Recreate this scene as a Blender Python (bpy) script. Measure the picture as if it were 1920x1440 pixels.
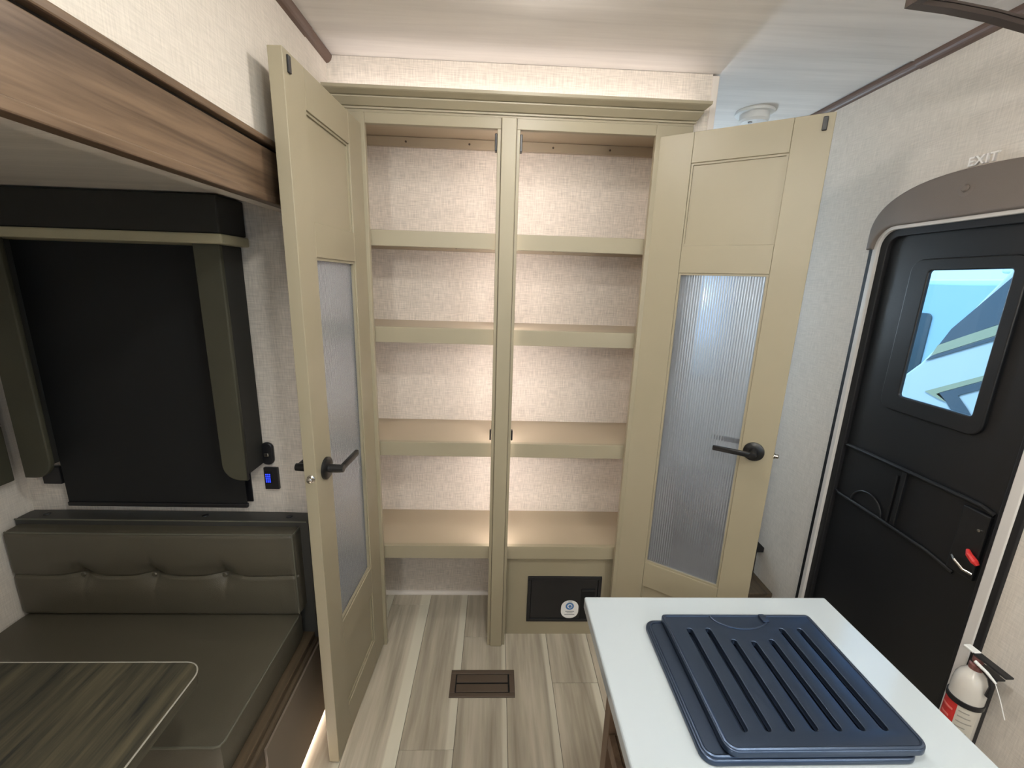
import bpy, bmesh, math, random
from mathutils import Vector, Matrix
random.seed(7)
C = bpy.context.scene.collection
for o in list(bpy.data.objects): bpy.data.objects.remove(o, do_unlink=True)
PI = math.pi
S = bpy.context.scene

# ------------------------------------------------------------------ camera
F, PITCH, YAW, ROLL = 808.302, 0.234526, -0.0390245, 0.0315614
cy, sy, cp, sp = math.cos(YAW), math.sin(YAW), math.cos(PITCH), math.sin(PITCH)
fw = Vector((-sy*cp, cy*cp, -sp)); rt = Vector((cy, sy, 0)); up = rt.cross(fw)
r2 = rt*math.cos(ROLL) + up*math.sin(ROLL); u2 = up*math.cos(ROLL) - rt*math.sin(ROLL)
cam = bpy.data.cameras.new('camera'); co = bpy.data.objects.new('camera', cam); C.objects.link(co)
cam.sensor_width = 36; cam.lens = 36*F/1920; cam.clip_start = .01
m = Matrix((r2, u2, -fw)).transposed().to_4x4(); m.translation = Vector((0, 0, 1.5)); co.matrix_world = m
S.camera = co

# ------------------------------------------------------------------ world, sun, room lights, exposure
w = bpy.data.worlds.new('world'); S.world = w; w.use_nodes = True
wb = w.node_tree.nodes['Background']; wb.inputs[0].default_value = (.36, .64, .98, 1); wb.inputs[1].default_value = 1.75
sun = bpy.data.lights.new('sun', 'SUN'); sun.energy = 2.2; sun.color = (.62, .86, 1); sun.angle = .05
so = bpy.data.objects.new('sun', sun); C.objects.link(so)
so.rotation_euler = Vector((.55, .25, -1)).to_track_quat('-Z', 'Y').to_euler()
WARM = (1, .83, .66)
PUCKS = [(.10, 1.02, .7), (.85, .10, 1.0), (.12, .25, 2.5), (.60, -1.0, 2.5)]  # last two are added lamps that raise the room's brightness
for px_, py_, pw in PUCKS:
    l = bpy.data.lights.new('puck_lamp', 'AREA'); l.shape = 'DISK'; l.size = .09; l.energy = pw; l.color = (.97, .98, .91)
    lo = bpy.data.objects.new('puck_lamp', l); C.objects.link(lo); lo.location = (px_, py_, 2.098)
S.view_settings.view_transform = 'Standard'; S.view_settings.look = 'None'
S.view_settings.gamma = 1; S.view_settings.use_curve_mapping = False
S.view_settings.exposure = 0.55

# ------------------------------------------------------------------ helpers
def srgb(*c):
    return tuple(((v/255)/12.92 if v/255 <= .04045 else ((v/255+.055)/1.055)**2.4) for v in c) + (1,)
WM = {}
def wm(o): return WM.get(o.name, Matrix.Identity(4)) if o else Matrix.Identity(4)
def obj(name, bm, mat, parent=None, local=False, smooth=False):
    """link bm as one mesh; geometry is in world space unless local (then in the parent's space)"""
    me = bpy.data.meshes.new(name)
    if parent and not local: bm.transform(wm(parent).inverted())
    bmesh.ops.recalc_face_normals(bm, faces=bm.faces[:])
    if smooth:
        for f in bm.faces: f.smooth = True
    bm.to_mesh(me); bm.free()
    if isinstance(mat, (list, tuple)):
        for q in mat: me.materials.append(q)
    elif mat: me.materials.append(mat)
    if smooth:
        try: me.set_sharp_from_angle(angle=math.radians(35))
        except Exception: pass
    o = bpy.data.objects.new(name, me); C.objects.link(o)
    if parent: o.parent = parent
    WM[o.name] = wm(parent).copy()
    return o
def tag(o, label, cat, group=None):
    o['label'] = label; o['category'] = cat
    if group: o['group'] = group
    return o
def thing(name, label, cat, loc=(0, 0, 0), mat=None, group=None):
    o = bpy.data.objects.new(name, None); C.objects.link(o)
    M = mat if mat else Matrix.Translation(Vector(loc))
    o.matrix_world = M; WM[o.name] = M.copy(); o.empty_display_size = .1
    return tag(o, label, cat, group)
def sub(name, parent, M):                      # an Empty-less part frame: returns matrix only
    return wm(parent) @ M
def struct(name, bm, mat, **k):
    o = obj(name, bm, mat, **k)
    o['kind'] = 'structure'; return o
def B(*boxes, bev=0, seg=2):
    """boxes given as (x0,x1,y0,y1,z0,z1)"""
    bm = bmesh.new()
    for b in boxes:
        x0, x1, y0, y1, z0, z1 = b[:6]
        r = bmesh.ops.create_cube(bm, size=1)
        for v in r['verts']:
            v.co = Vector(((x0+x1)/2+v.co.x*(x1-x0), (y0+y1)/2+v.co.y*(y1-y0), (z0+z1)/2+v.co.z*(z1-z0)))
    if bev:
        bmesh.ops.bevel(bm, geom=bm.edges[:], offset=bev, segments=seg, affect='EDGES', profile=.5, clamp_overlap=True)
    return bm
def join(*bms):
    a = bms[0]
    for b in bms[1:]:
        me = bpy.data.meshes.new('tmp'); b.to_mesh(me); b.free(); a.from_mesh(me); bpy.data.meshes.remove(me)
    return a
def lathe(prof, n=32, axis='z', at=(0, 0, 0)):
    """prof: list of (r, h)"""
    bm = bmesh.new(); rings = []
    for r, h in prof:
        if r < 1e-6: rings.append([bm.verts.new((0, 0, h))])
        else: rings.append([bm.verts.new((r*math.cos(2*PI*i/n), r*math.sin(2*PI*i/n), h)) for i in range(n)])
    for a, b in zip(rings, rings[1:]):
        for i in range(n):
            j = (i+1) % n
            if len(a) == 1 and len(b) == 1: continue
            if len(a) == 1: bm.faces.new((a[0], b[i], b[j]))
            elif len(b) == 1: bm.faces.new((a[i], a[j], b[0]))
            else: bm.faces.new((a[i], a[j], b[j], b[i]))
    R = {'z': Matrix.Identity(4), 'x': Matrix.Rotation(PI/2, 4, 'Y'), 'y': Matrix.Rotation(-PI/2, 4, 'X')}[axis]
    bm.transform(Matrix.Translation(Vector(at)) @ R)
    return bm
def tube(pts, r, n=10, closed=False, cap=True):
    bm = bmesh.new(); P = [Vector(p) for p in pts]; rings = []; L = len(P)
    up_ = None
    for i, p in enumerate(P):
        a = P[(i-1) % L] if (closed or i > 0) else p; b = P[(i+1) % L] if (closed or i < L-1) else p
        t = (b-a).normalized()
        if up_ is None: up_ = Vector((0, 0, 1)) if abs(t.z) < .9 else Vector((1, 0, 0))
        s = t.cross(up_).normalized(); up_ = s.cross(t).normalized()
        rr = r[i] if isinstance(r, (list, tuple)) else r
        rings.append([bm.verts.new(p + (s*math.cos(2*PI*k/n)+up_*math.sin(2*PI*k/n))*rr) for k in range(n)])
    for i in range(L if closed else L-1):
        a, b = rings[i], rings[(i+1) % L]
        for k in range(n): bm.faces.new((a[k], a[(k+1) % n], b[(k+1) % n], b[k]))
    if cap and not closed:
        bm.faces.new(rings[0]); bm.faces.new(rings[-1][::-1])
    return bm
def sweep(profile, path_axis, a, b, end_shift=None):
    """extrude a closed 2-D profile [(p,q)] along an axis from a to b. x-axis: (y,z); y-axis: (x,z).
    end_shift(p,q) -> extra length at the b end (mitre)"""
    bm = bmesh.new(); A = []; Bv = []
    for p, q in profile:
        e = end_shift(p, q) if end_shift else 0
        if path_axis == 'x': A.append(bm.verts.new((a, p, q))); Bv.append(bm.verts.new((b+e, p, q)))
        elif path_axis == 'y': A.append(bm.verts.new((p, a, q))); Bv.append(bm.verts.new((p, b+e, q)))
        else: A.append(bm.verts.new((p, q, a))); Bv.append(bm.verts.new((p, q, b+e)))
    n = len(profile)
    for i in range(n): bm.faces.new((A[i], A[(i+1) % n], Bv[(i+1) % n], Bv[i]))
    bm.faces.new(A); bm.faces.new(Bv[::-1])
    return bm
def shape(loops, thick, bev=0, plane='xy', base=0, res=3):
    """flat plate from closed 2-D loops (first outer, others holes) through a 2-D curve; thick is its full depth"""
    cu = bpy.data.curves.new('tmp', 'CURVE'); cu.dimensions = '2D'; cu.fill_mode = 'BOTH'
    cu.extrude = max(thick/2-bev, 0); cu.bevel_depth = bev; cu.bevel_resolution = res
    for lp in loops:
        s = cu.splines.new('POLY'); s.points.add(len(lp)-1); s.use_cyclic_u = True
        for i, p in enumerate(lp): s.points[i].co = (p[0], p[1], 0, 1)
    o = bpy.data.objects.new('tmp', cu); C.objects.link(o)
    dg = bpy.context.evaluated_depsgraph_get(); me = bpy.data.meshes.new_from_object(o.evaluated_get(dg))
    bm = bmesh.new(); bm.from_mesh(me); bpy.data.objects.remove(o); bpy.data.curves.remove(cu); bpy.data.meshes.remove(me)
    bmesh.ops.remove_doubles(bm, verts=bm.verts[:], dist=1e-6)
    if plane == 'yz': T = Matrix(((0, 0, 1, base), (1, 0, 0, 0), (0, 1, 0, 0), (0, 0, 0, 1)))
    elif plane == 'xz': T = Matrix(((1, 0, 0, 0), (0, 0, 1, base), (0, 1, 0, 0), (0, 0, 0, 1)))
    else: T = Matrix.Translation((0, 0, base))
    bm.transform(T)
    return bm
def rrect(x0, x1, y0, y1, r, n=8):
    rs = r if isinstance(r, (list, tuple)) else (r,)*4        # (x1y1, x0y1, x0y0, x1y0)
    P = []
    for k, (cx, cy_) in enumerate([(x1, y1), (x0, y1), (x0, y0), (x1, y0)]):
        q = rs[k]; sx = -1 if k in (0, 3) else 1; sy_ = -1 if k in (0, 1) else 1
        if q <= 0: P.append((cx, cy_)); continue
        for i in range(n+1):
            a = PI/2*k + PI/2*i/n
            P.append((cx+sx*q+q*math.cos(a), cy_+sy_*q+q*math.sin(a)))
    return P
def rbox(x0, x1, y0, y1, z0, z1, r, n=(24, 6, 8), f=None):
    """cushion: rounded, subdivided box; f(co, normal)->offset along the normal"""
    bm = bmesh.new(); c = Vector(((x0+x1)/2, (y0+y1)/2, (z0+z1)/2)); h = Vector(((x1-x0)/2, (y1-y0)/2, (z1-z0)/2))
    nx, ny, nz = n; V = {}
    def vert(i, j, k):
        key = (i, j, k)
        if key not in V:
            p = Vector((-1+2*i/nx, -1+2*j/ny, -1+2*k/nz)); p = Vector((p.x*h.x, p.y*h.y, p.z*h.z))
            q = Vector([max(-h[a]+r, min(h[a]-r, p[a])) for a in range(3)])
            d = p-q; nn = d.normalized() if d.length > 1e-9 else Vector((0, 0, 1))
            on = [abs(abs(p[a])-h[a]) < 1e-9 for a in range(3)]
            d2 = Vector([d[a] for a in range(3)])
            pp = q + d2.normalized()*r if d2.length > 1e-9 else p
            if f: pp = pp + nn*f(c+pp, nn)
            V[key] = bm.verts.new(c+pp)
        return V[key]
    def face(g, na, nb):
        for a in range(na):
            for b in range(nb): bm.faces.new([vert(*g(a+da, b+db)) for da, db in ((0, 0), (1, 0), (1, 1), (0, 1))])
    face(lambda a, b: (a, 0, b), nx, nz); face(lambda a, b: (a, ny, b), nx, nz)
    face(lambda a, b: (0, a, b), ny, nz); face(lambda a, b: (nx, a, b), ny, nz)
    face(lambda a, b: (a, b, 0), nx, ny); face(lambda a, b: (a, b, nz), nx, ny)
    return bm

# ------------------------------------------------------------------ materials
def newmat(name):
    m = bpy.data.materials.new(name); m.use_nodes = True; nt = m.node_tree
    return m, nt, nt.nodes['Principled BSDF']
def N(nt, t, **k):
    n = nt.nodes.new(t)
    for a, v in k.items():
        if a in n.inputs.keys() if hasattr(n.inputs, 'keys') else False: n.inputs[a].default_value = v
        else: setattr(n, a, v)
    return n
def plain(name, col, rough=.5, metal=0, bump=0, bscale=200, spec=None, coat=0, vary=0):
    m, nt, b = newmat(name)
    b.inputs['Base Color'].default_value = srgb(*col); b.inputs['Roughness'].default_value = rough
    b.inputs['Metallic'].default_value = metal
    if spec is not None: b.inputs['Specular IOR Level'].default_value = spec
    if coat: b.inputs['Coat Weight'].default_value = coat; b.inputs['Coat Roughness'].default_value = .1
    g = N(nt, 'ShaderNodeTexCoord')
    if bump:
        no = N(nt, 'ShaderNodeTexNoise'); no.inputs['Scale'].default_value = bscale; no.inputs['Detail'].default_value = 3
        nt.links.new(g.outputs['Object'], no.inputs['Vector'])
        bu = N(nt, 'ShaderNodeBump'); bu.inputs['Strength'].default_value = bump; bu.inputs['Distance'].default_value = .002
        nt.links.new(no.outputs['Fac'], bu.inputs['Height']); nt.links.new(bu.outputs['Normal'], b.inputs['Normal'])
    if vary:
        no = N(nt, 'ShaderNodeTexNoise'); no.inputs['Scale'].default_value = 6; no.inputs['Detail'].default_value = 5
        nt.links.new(g.outputs['Object'], no.inputs['Vector'])
        mx = N(nt, 'ShaderNodeMix'); mx.data_type = 'RGBA'
        mx.inputs[6].default_value = srgb(*[c*(1-vary) for c in col]); mx.inputs[7].default_value = srgb(*[min(255, c*(1+vary)) for c in col])
        nt.links.new(no.outputs['Fac'], mx.inputs[0]); nt.links.new(mx.outputs[2], b.inputs['Base Color'])
    return m
def linen(name, col, ax='x', amp=.10):
    """woven wallpaper: crossing threads"""
    m, nt, b = newmat(name); b.inputs['Roughness'].default_value = .75; b.inputs['Specular IOR Level'].default_value = .25
    g = N(nt, 'ShaderNodeNewGeometry'); sx = N(nt, 'ShaderNodeSeparateXYZ'); nt.links.new(g.outputs['Position'], sx.inputs[0])
    A = sx.outputs['X' if ax == 'x' else 'Y']; Z = sx.outputs['Z']
    fac = []
    for sa, sz in ((330, 22), (22, 330)):
        ma = N(nt, 'ShaderNodeMath', operation='MULTIPLY'); ma.inputs[1].default_value = sa; nt.links.new(A, ma.inputs[0])
        mz = N(nt, 'ShaderNodeMath', operation='MULTIPLY'); mz.inputs[1].default_value = sz; nt.links.new(Z, mz.inputs[0])
        cb = N(nt, 'ShaderNodeCombineXYZ'); nt.links.new(ma.outputs[0], cb.inputs[0]); nt.links.new(mz.outputs[0], cb.inputs[1])
        no = N(nt, 'ShaderNodeTexNoise'); no.inputs['Scale'].default_value = 1; no.inputs['Detail'].default_value = 2
        nt.links.new(cb.outputs[0], no.inputs['Vector']); fac.append(no.outputs['Fac'])
    ad = N(nt, 'ShaderNodeMath', operation='ADD'); nt.links.new(fac[0], ad.inputs[0]); nt.links.new(fac[1], ad.inputs[1])
    mr = N(nt, 'ShaderNodeMapRange'); mr.inputs[1].default_value = .70; mr.inputs[2].default_value = 1.30
    nt.links.new(ad.outputs[0], mr.inputs[0])
    mx = N(nt, 'ShaderNodeMix'); mx.data_type = 'RGBA'
    mx.inputs[6].default_value = srgb(*[c*(1-amp) for c in col]); mx.inputs[7].default_value = srgb(*[min(255, c*(1+amp*.5)) for c in col])
    nt.links.new(mr.outputs[0], mx.inputs[0]); nt.links.new(mx.outputs[2], b.inputs['Base Color'])
    bu = N(nt, 'ShaderNodeBump'); bu.inputs['Strength'].default_value = .15; bu.inputs['Distance'].default_value = .001
    nt.links.new(ad.outputs[0], bu.inputs['Height']); nt.links.new(bu.outputs['Normal'], b.inputs['Normal'])
    return m
def wood(name, dark, light, axis='y', scale=1, rough=.45, obj_random=False, band=None, contrast=(.35, .68)):
    """grain runs along axis"""
    m, nt, b = newmat(name); b.inputs['Roughness'].default_value = rough; b.inputs['Specular IOR Level'].default_value = .35
    g = N(nt, 'ShaderNodeTexCoord'); mp = N(nt, 'ShaderNodeMapping')
    s = {'x': (1.6, 26, 26), 'y': (26, 1.6, 26), 'z': (26, 26, 1.6)}[axis]
    mp.inputs['Scale'].default_value = [v*scale for v in s]
    nt.links.new(g.outputs['Object'], mp.inputs['Vector'])
    vec = mp.outputs[0]
    if obj_random:
        oi = N(nt, 'ShaderNodeObjectInfo'); ml = N(nt, 'ShaderNodeMath', operation='MULTIPLY'); ml.inputs[1].default_value = 60
        nt.links.new(oi.outputs['Random'], ml.inputs[0]); va = N(nt, 'ShaderNodeVectorMath', operation='ADD')
        nt.links.new(vec, va.inputs[0]); nt.links.new(ml.outputs[0], va.inputs[1]); vec = va.outputs[0]
    n1 = N(nt, 'ShaderNodeTexNoise'); n1.inputs['Scale'].default_value = 1; n1.inputs['Detail'].default_value = 8; n1.inputs['Distortion'].default_value = .6
    nt.links.new(vec, n1.inputs['Vector'])
    n2 = N(nt, 'ShaderNodeTexNoise'); n2.inputs['Scale'].default_value = 5; n2.inputs['Detail'].default_value = 4
    nt.links.new(vec, n2.inputs['Vector'])
    ad = N(nt, 'ShaderNodeMath', operation='MULTIPLY_ADD'); ad.inputs[1].default_value = .3
    nt.links.new(n2.outputs['Fac'], ad.inputs[0])
    sc = N(nt, 'ShaderNodeMath', operation='MULTIPLY'); sc.inputs[1].default_value = .75; nt.links.new(n1.outputs['Fac'], sc.inputs[0])
    nt.links.new(sc.outputs[0], ad.inputs[2])
    cr = N(nt, 'ShaderNodeValToRGB'); cr.color_ramp.elements[0].position = contrast[0]; cr.color_ramp.elements[1].position = contrast[1]
    cr.color_ramp.elements[0].color = srgb(*dark); cr.color_ramp.elements[1].color = srgb(*light)
    nt.links.new(ad.outputs[0], cr.inputs[0]); out = cr.outputs[0]
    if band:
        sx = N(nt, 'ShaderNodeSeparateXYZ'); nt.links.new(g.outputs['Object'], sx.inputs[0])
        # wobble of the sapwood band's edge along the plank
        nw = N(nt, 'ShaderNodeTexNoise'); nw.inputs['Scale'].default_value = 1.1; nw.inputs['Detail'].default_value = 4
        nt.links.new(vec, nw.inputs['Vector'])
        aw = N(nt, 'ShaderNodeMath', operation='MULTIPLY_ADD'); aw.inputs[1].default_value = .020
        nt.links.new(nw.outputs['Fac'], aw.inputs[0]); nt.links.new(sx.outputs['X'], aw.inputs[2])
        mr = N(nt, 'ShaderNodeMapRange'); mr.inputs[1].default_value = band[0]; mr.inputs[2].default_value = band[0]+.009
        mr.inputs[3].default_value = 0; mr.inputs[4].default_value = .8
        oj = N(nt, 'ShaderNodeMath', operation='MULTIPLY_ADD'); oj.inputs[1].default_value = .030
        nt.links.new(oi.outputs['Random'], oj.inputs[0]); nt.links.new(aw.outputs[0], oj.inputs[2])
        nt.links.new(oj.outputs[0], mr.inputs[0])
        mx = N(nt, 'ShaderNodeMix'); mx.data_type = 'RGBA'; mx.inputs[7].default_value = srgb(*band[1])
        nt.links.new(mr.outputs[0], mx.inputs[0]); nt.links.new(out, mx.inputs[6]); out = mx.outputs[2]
    if obj_random:
        hs = N(nt, 'ShaderNodeHueSaturation'); m2 = N(nt, 'ShaderNodeMapRange'); m2.inputs[3].default_value = .90; m2.inputs[4].default_value = 1.08
        nt.links.new(oi.outputs['Random'], m2.inputs[0]); nt.links.new(m2.outputs[0], hs.inputs['Value']); nt.links.new(out, hs.inputs['Color']); out = hs.outputs[0]
    nt.links.new(out, b.inputs['Base Color'])
    bu = N(nt, 'ShaderNodeBump'); bu.inputs['Strength'].default_value = .12; bu.inputs['Distance'].default_value = .001
    nt.links.new(n2.outputs['Fac'], bu.inputs['Height']); nt.links.new(bu.outputs['Normal'], b.inputs['Normal'])
    return m
def emit(name, col, s):
    m, nt, b = newmat(name); b.inputs['Base Color'].default_value = (0, 0, 0, 1)
    b.inputs['Emission Color'].default_value = (*col, 1); b.inputs['Emission Strength'].default_value = s
    return m
def glass(name, col=(255, 255, 255), rough=0, trans=1, base=None):
    m, nt, b = newmat(name); b.inputs['Base Color'].default_value = srgb(*col); b.inputs['Roughness'].default_value = rough
    b.inputs['Transmission Weight'].default_value = trans; b.inputs['IOR'].default_value = 1.45
    return m

M_wallx = linen('linen_wall_cross', (214, 205, 194), 'x')
M_wally = linen('linen_wall_side', (214, 206, 196), 'y', .06)
M_wallin = linen('linen_cabinet_back', (205, 195, 184), 'x', .12)
def mk_ceiling():
    m = wood('ceiling_panel', (214, 209, 204), (230, 225, 220), 'x', .8, .6); return m
M_ceil = mk_ceiling()
M_khaki = plain('khaki_paint', (151, 142, 120), .42, bump=.05, bscale=300, vary=.02)
M_khakiw = plain('khaki_shelf', (166, 152, 131), .42, bump=.05, bscale=300, vary=.02)
M_header = wood('walnut_header', (76, 60, 47), (116, 95, 76), 'y', 1.3, .38, contrast=(.38, .64))
M_groove = plain('dark_groove', (30, 24, 20), .7)
M_crown = plain('brown_cove_trim', (100, 79, 69), .45, vary=.06)
M_trimw = plain('white_trim', (214, 206, 198), .5, vary=.02)
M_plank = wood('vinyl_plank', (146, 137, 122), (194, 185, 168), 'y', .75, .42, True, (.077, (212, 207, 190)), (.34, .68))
M_sub = plain('floor_underlay', (52, 44, 36), .8, vary=.1)
M_leather = plain('olive_leatherette', (80, 75, 63), .48, bump=.25, bscale=500, vary=.05)
M_leatherd = plain('charcoal_leatherette', (58, 57, 54), .5, bump=.25, bscale=500, vary=.05)
M_pipe = plain('leather_piping', (92, 90, 78), .45)
M_seam = plain('dark_seam', (22, 21, 18), .8)
M_padfab = plain('valance_fabric', (64, 62, 48), .7, bump=.3, bscale=600, vary=.05)
M_valance = plain('dark_valance_fabric', (36, 35, 31), .75, bump=.3, bscale=600, vary=.05)
M_strip = plain('pale_trim_fabric', (168, 160, 132), .6, bump=.2, bscale=500)
M_shade = plain('black_blackout_fabric', (12, 13, 14), .75, bump=.1, bscale=700)
M_table = wood('dark_oak_laminate', (36, 37, 35), (84, 78, 62), 'y', 2.2, .38, contrast=(.34, .70))
M_tedge = plain('table_edge_band', (92, 88, 80), .4)
M_bwood = wood('bench_base_wood', (58, 49, 39), (92, 78, 60), 'y', .8, .5)
M_bpanel = plain('bench_panel', (112, 100, 88), .5, vary=.05)
M_dark = plain('black_plastic', (24, 24, 27), .38, bump=.05, bscale=400)
M_black = plain('matte_black_metal', (20, 20, 21), .34, bump=.03)
M_silver = plain('satin_nickel', (190, 185, 178), .25, metal=1)
M_hole = plain('black_void', (6, 6, 6), .9)
M_vent = plain('brown_metal_vent', (82, 70, 60), .45, vary=.04)
M_counter = plain('white_solid_surface', (163, 171, 176), .12, vary=.01)
M_iwood = wood('island_walnut', (74, 58, 46), (118, 98, 78), 'z', .8, .5)
M_cover = plain('black_enamel', (68, 80, 100), .33, metal=.85, bump=.06, bscale=900)  # black enamel with the window's blue reflection put into its metallic colour
M_doorblk = plain('black_door_skin', (17, 18, 21), .40, bump=.15, bscale=700)
M_doorfr = plain('white_door_frame', (205, 200, 195), .4)
M_gasket = plain('black_gasket', (14, 13, 16), .6)
M_pad = plain('taupe_pad_fabric', (112, 102, 94), .6, bump=.25, bscale=500, vary=.04)
M_white = plain('white_plastic', (222, 222, 220), .35)
M_exit = plain('exit_letters', (240, 236, 232), .3)
M_exwhite = plain('extinguisher_enamel', (205, 200, 192), .22, coat=.5)
M_red = plain('extinguisher_red', (196, 46, 44), .35)
M_label = plain('extinguisher_label', (196, 190, 178), .45, vary=.04)
M_text = plain('label_grey_print', (150, 146, 138), .6)
M_redlt = plain('label_pale_print', (222, 120, 112), .5)
M_sticker = plain('white_sticker', (232, 232, 232), .4)
M_blue = plain('blue_print', (74, 120, 176), .5); M_grey = plain('grey_print', (150, 152, 155), .5)
M_led = emit('warm_led', (1, .90, .86), 30); M_ledc = emit('warm_led_crown', (1, .90, .86), 5); M_ledb = emit('led_base', (1, .84, .72), 14)
M_disp = emit('blue_display', (.02, .05, 1), 1.6)
M_diff = emit('lamp_diffuser', (.97, .98, .91), 85)
M_diff1 = emit('lamp_diffuser_soft', (1, .94, .88), 60)
M_cool = emit('cool_globe', (.62, .81, 1), 92)  # cool glow of the added hall lamp
M_fill = emit('sconce_globe', (.98, .96, .91), 55)  # glow of the fill globes added behind the camera
M_fill2 = emit('sconce_globe_bright', (.98, .96, .91), 165)
M_glass = glass('clear_glass'); M_lens = glass('door_glass', (225, 240, 248))
M_frame = plain('dark_bronze_frame', (84, 74, 70), .35, metal=.3)
def mk_reed():
    m, nt, b = newmat('reeded_glass'); b.inputs['Base Color'].default_value = srgb(206, 210, 218)
    b.inputs['Roughness'].default_value = .16; b.inputs['Transmission Weight'].default_value = .82; b.inputs['IOR'].default_value = 1.45
    return m
M_reed = mk_reed()
M_rvw = plain('neighbour_white', (225, 228, 228), .35); M_rvg = plain('neighbour_grey_decal', (92, 100, 108), .4)
M_rvb = plain('neighbour_beige_decal', (190, 184, 150), .4); M_rvk = plain('neighbour_dark_window', (66, 78, 84), .15)
M_grass = plain('gravel', (150, 145, 135), .9, bump=.5, bscale=30, vary=.15)

# ------------------------------------------------------------------ room shell
XL, XR, ZC, D = -.54, 1.20, 2.155, 1.519
YB, YF = -2.3, 3.2
# floor: dark underlay with vinyl planks laid on it
fl = struct('floor', B((-1.52, 1.26, YB, YF, -.06, -.004)), M_sub)
pw_ = .1774
plank_me = {}
def plank(xc, y0, y1):
    key = round(y1-y0, 3)
    if key not in plank_me:
        bm = B((-pw_/2+.0007, pw_/2-.0007, -(y1-y0)/2+.0006, (y1-y0)/2-.0006, -.004, 0), bev=.0006, seg=1)
        me = bpy.data.meshes.new('plank'); bm.to_mesh(me); bm.free(); me.materials.append(M_plank); plank_me[key] = me
    o = bpy.data.objects.new('plank', plank_me[key]); C.objects.link(o); o.parent = fl; o.location = (xc, (y0+y1)/2, 0)
ends = {0: 1.561, 1: .9, 2: 1.34, 3: .7, -1: 1.1, -2: 1.75, -3: .5, 4: 1.6, 5: .8, 6: 1.3}
for k in range(-5, 7):
    x0 = -.111 + k*pw_
    e = ends.get(k, .9+.37*(k % 3)); ys = [YB]
    y = e-1.22*4
    while y < YF:
        if y > YB+.05: ys.append(y)
        y += 1.22
    ys.append(YF)
    for a, b in zip(ys, ys[1:]):
        if x0+pw_ < XR+.02 and x0 > -1.3: plank(x0+pw_/2, a, b)
# ceiling, with the step where one sheet laps the next
struct('ceiling', B((-.60, 1.26, YB, 1.385, 2.150, 2.22), (-.60, 1.26, 1.385, YF, ZC, 2.22)), M_ceil)
struct('wall_left', B((XL-.05, XL, YB, D+.36, 1.66, ZC), (XL-.05, XL, 1.305, D+.36, 0, 1.66), (XL-.05, XL, YB, -1.5, 0, 1.66)), M_wally)
# right wall with the entry door opening and a window added further back, out of view, for daylight
DY0, DY1, DZ1 = .852, 1.392, 1.700
W2 = (-1.75, -.55, .95, 1.75)
struct('wall_right', B((XR, XR+.06, DY1, YF, 0, ZC), (XR, XR+.06, DY0, DY1, DZ1, ZC), (XR, XR+.06, W2[1], DY0, 0, ZC),
       (XR, XR+.06, W2[0], W2[1], 0, W2[2]), (XR, XR+.06, W2[0], W2[1], W2[3], ZC), (XR, XR+.06, YB, W2[0], 0, ZC)), M_wally)
W4 = (-.30, .95, 1.0, 1.85); W3 = (.74, 1.14, .85, 1.80)
def wall_y(name, x0, x1, y0, y1, W, z1=2.2):
    struct(name, B((x0, W[0], y0, y1, 0, z1), (W[1], x1, y0, y1, 0, z1), (W[0], W[1], y0, y1, 0, W[2]), (W[0], W[1], y0, y1, W[3], z1)), M_wallx)
def win_y(name, W, y0, y1):
    a, b, c, d = W; t = .02
    o = struct(name, B((a-t, a+t, y0, y1, c-t, d+t), (b-t, b+t, y0, y1, c-t, d+t), (a+t, b-t, y0, y1, c-t, c+t), (a+t, b-t, y0, y1, d-t, d+t)), M_dark)
    obj('pane', B((a+t, b-t, (y0+y1)/2-.002, (y0+y1)/2+.002, c+t, d-t)), M_glass, o)
wall_y('wall_front', -.60, 1.26, YB-.05, YB, W4); win_y('window_4', W4, YB-.06, YB+.01)  # window added here to let in daylight from behind the camera
wall_y('wall_back', .60, 1.26, YF, YF+.05, W3); win_y('window_3', W3, YF-.01, YF+.06)  # hall window is an unseen addition, for bluish daylight in the passage
struct('wall_soffit', B((XL, .664, D+.012, D+.036, 2.0, ZC-.001), (.6175, .664, D+.012, D+.036, 0, 1.9999), (.6175, .680, D+.0362, 3.2, 0, ZC-.001)), M_wallx)
struct('trim_1', B((.664, .686, D+.008, D+.060, 0, 2.1495), bev=.003), M_trimw)
w2 = struct('window_2', B((XR-.01, XR+.07, W2[0]-.02, W2[0]+.02, W2[2]-.02, W2[3]+.02), (XR-.01, XR+.07, W2[1]-.02, W2[1]+.02, W2[2]-.02, W2[3]+.02),
       (XR-.01, XR+.07, W2[0]+.02, W2[1]-.02, W2[2]-.02, W2[2]+.02), (XR-.01, XR+.07, W2[0]+.02, W2[1]-.02, W2[3]-.02, W2[3]+.02)), M_dark)
# cove trims between wall and ceiling (thicker over the lower ceiling sheet)
def cove(name, x, s, y0, y1, z, d):
    prof = [(x, z), (x, z-.022)] + [(x+s*d*(math.sin(a)), z-.022+.022*(1-math.cos(a))) for a in [PI/2*i/6 for i in range(1, 7)]]
    return sweep(prof, 'y', y0, y1)
struct('trim_2', join(cove('', XL, 1, YB, 1.378, 2.150, .022), cove('', XL, 1, 1.378, D+.011, 2.153, .018)), M_crown)
struct('trim_3', join(cove('', XR, -1, YB, 1.378, 2.150, .024), cove('', XR, -1, 1.378, YF, 2.153, .018)), M_crown)

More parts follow.
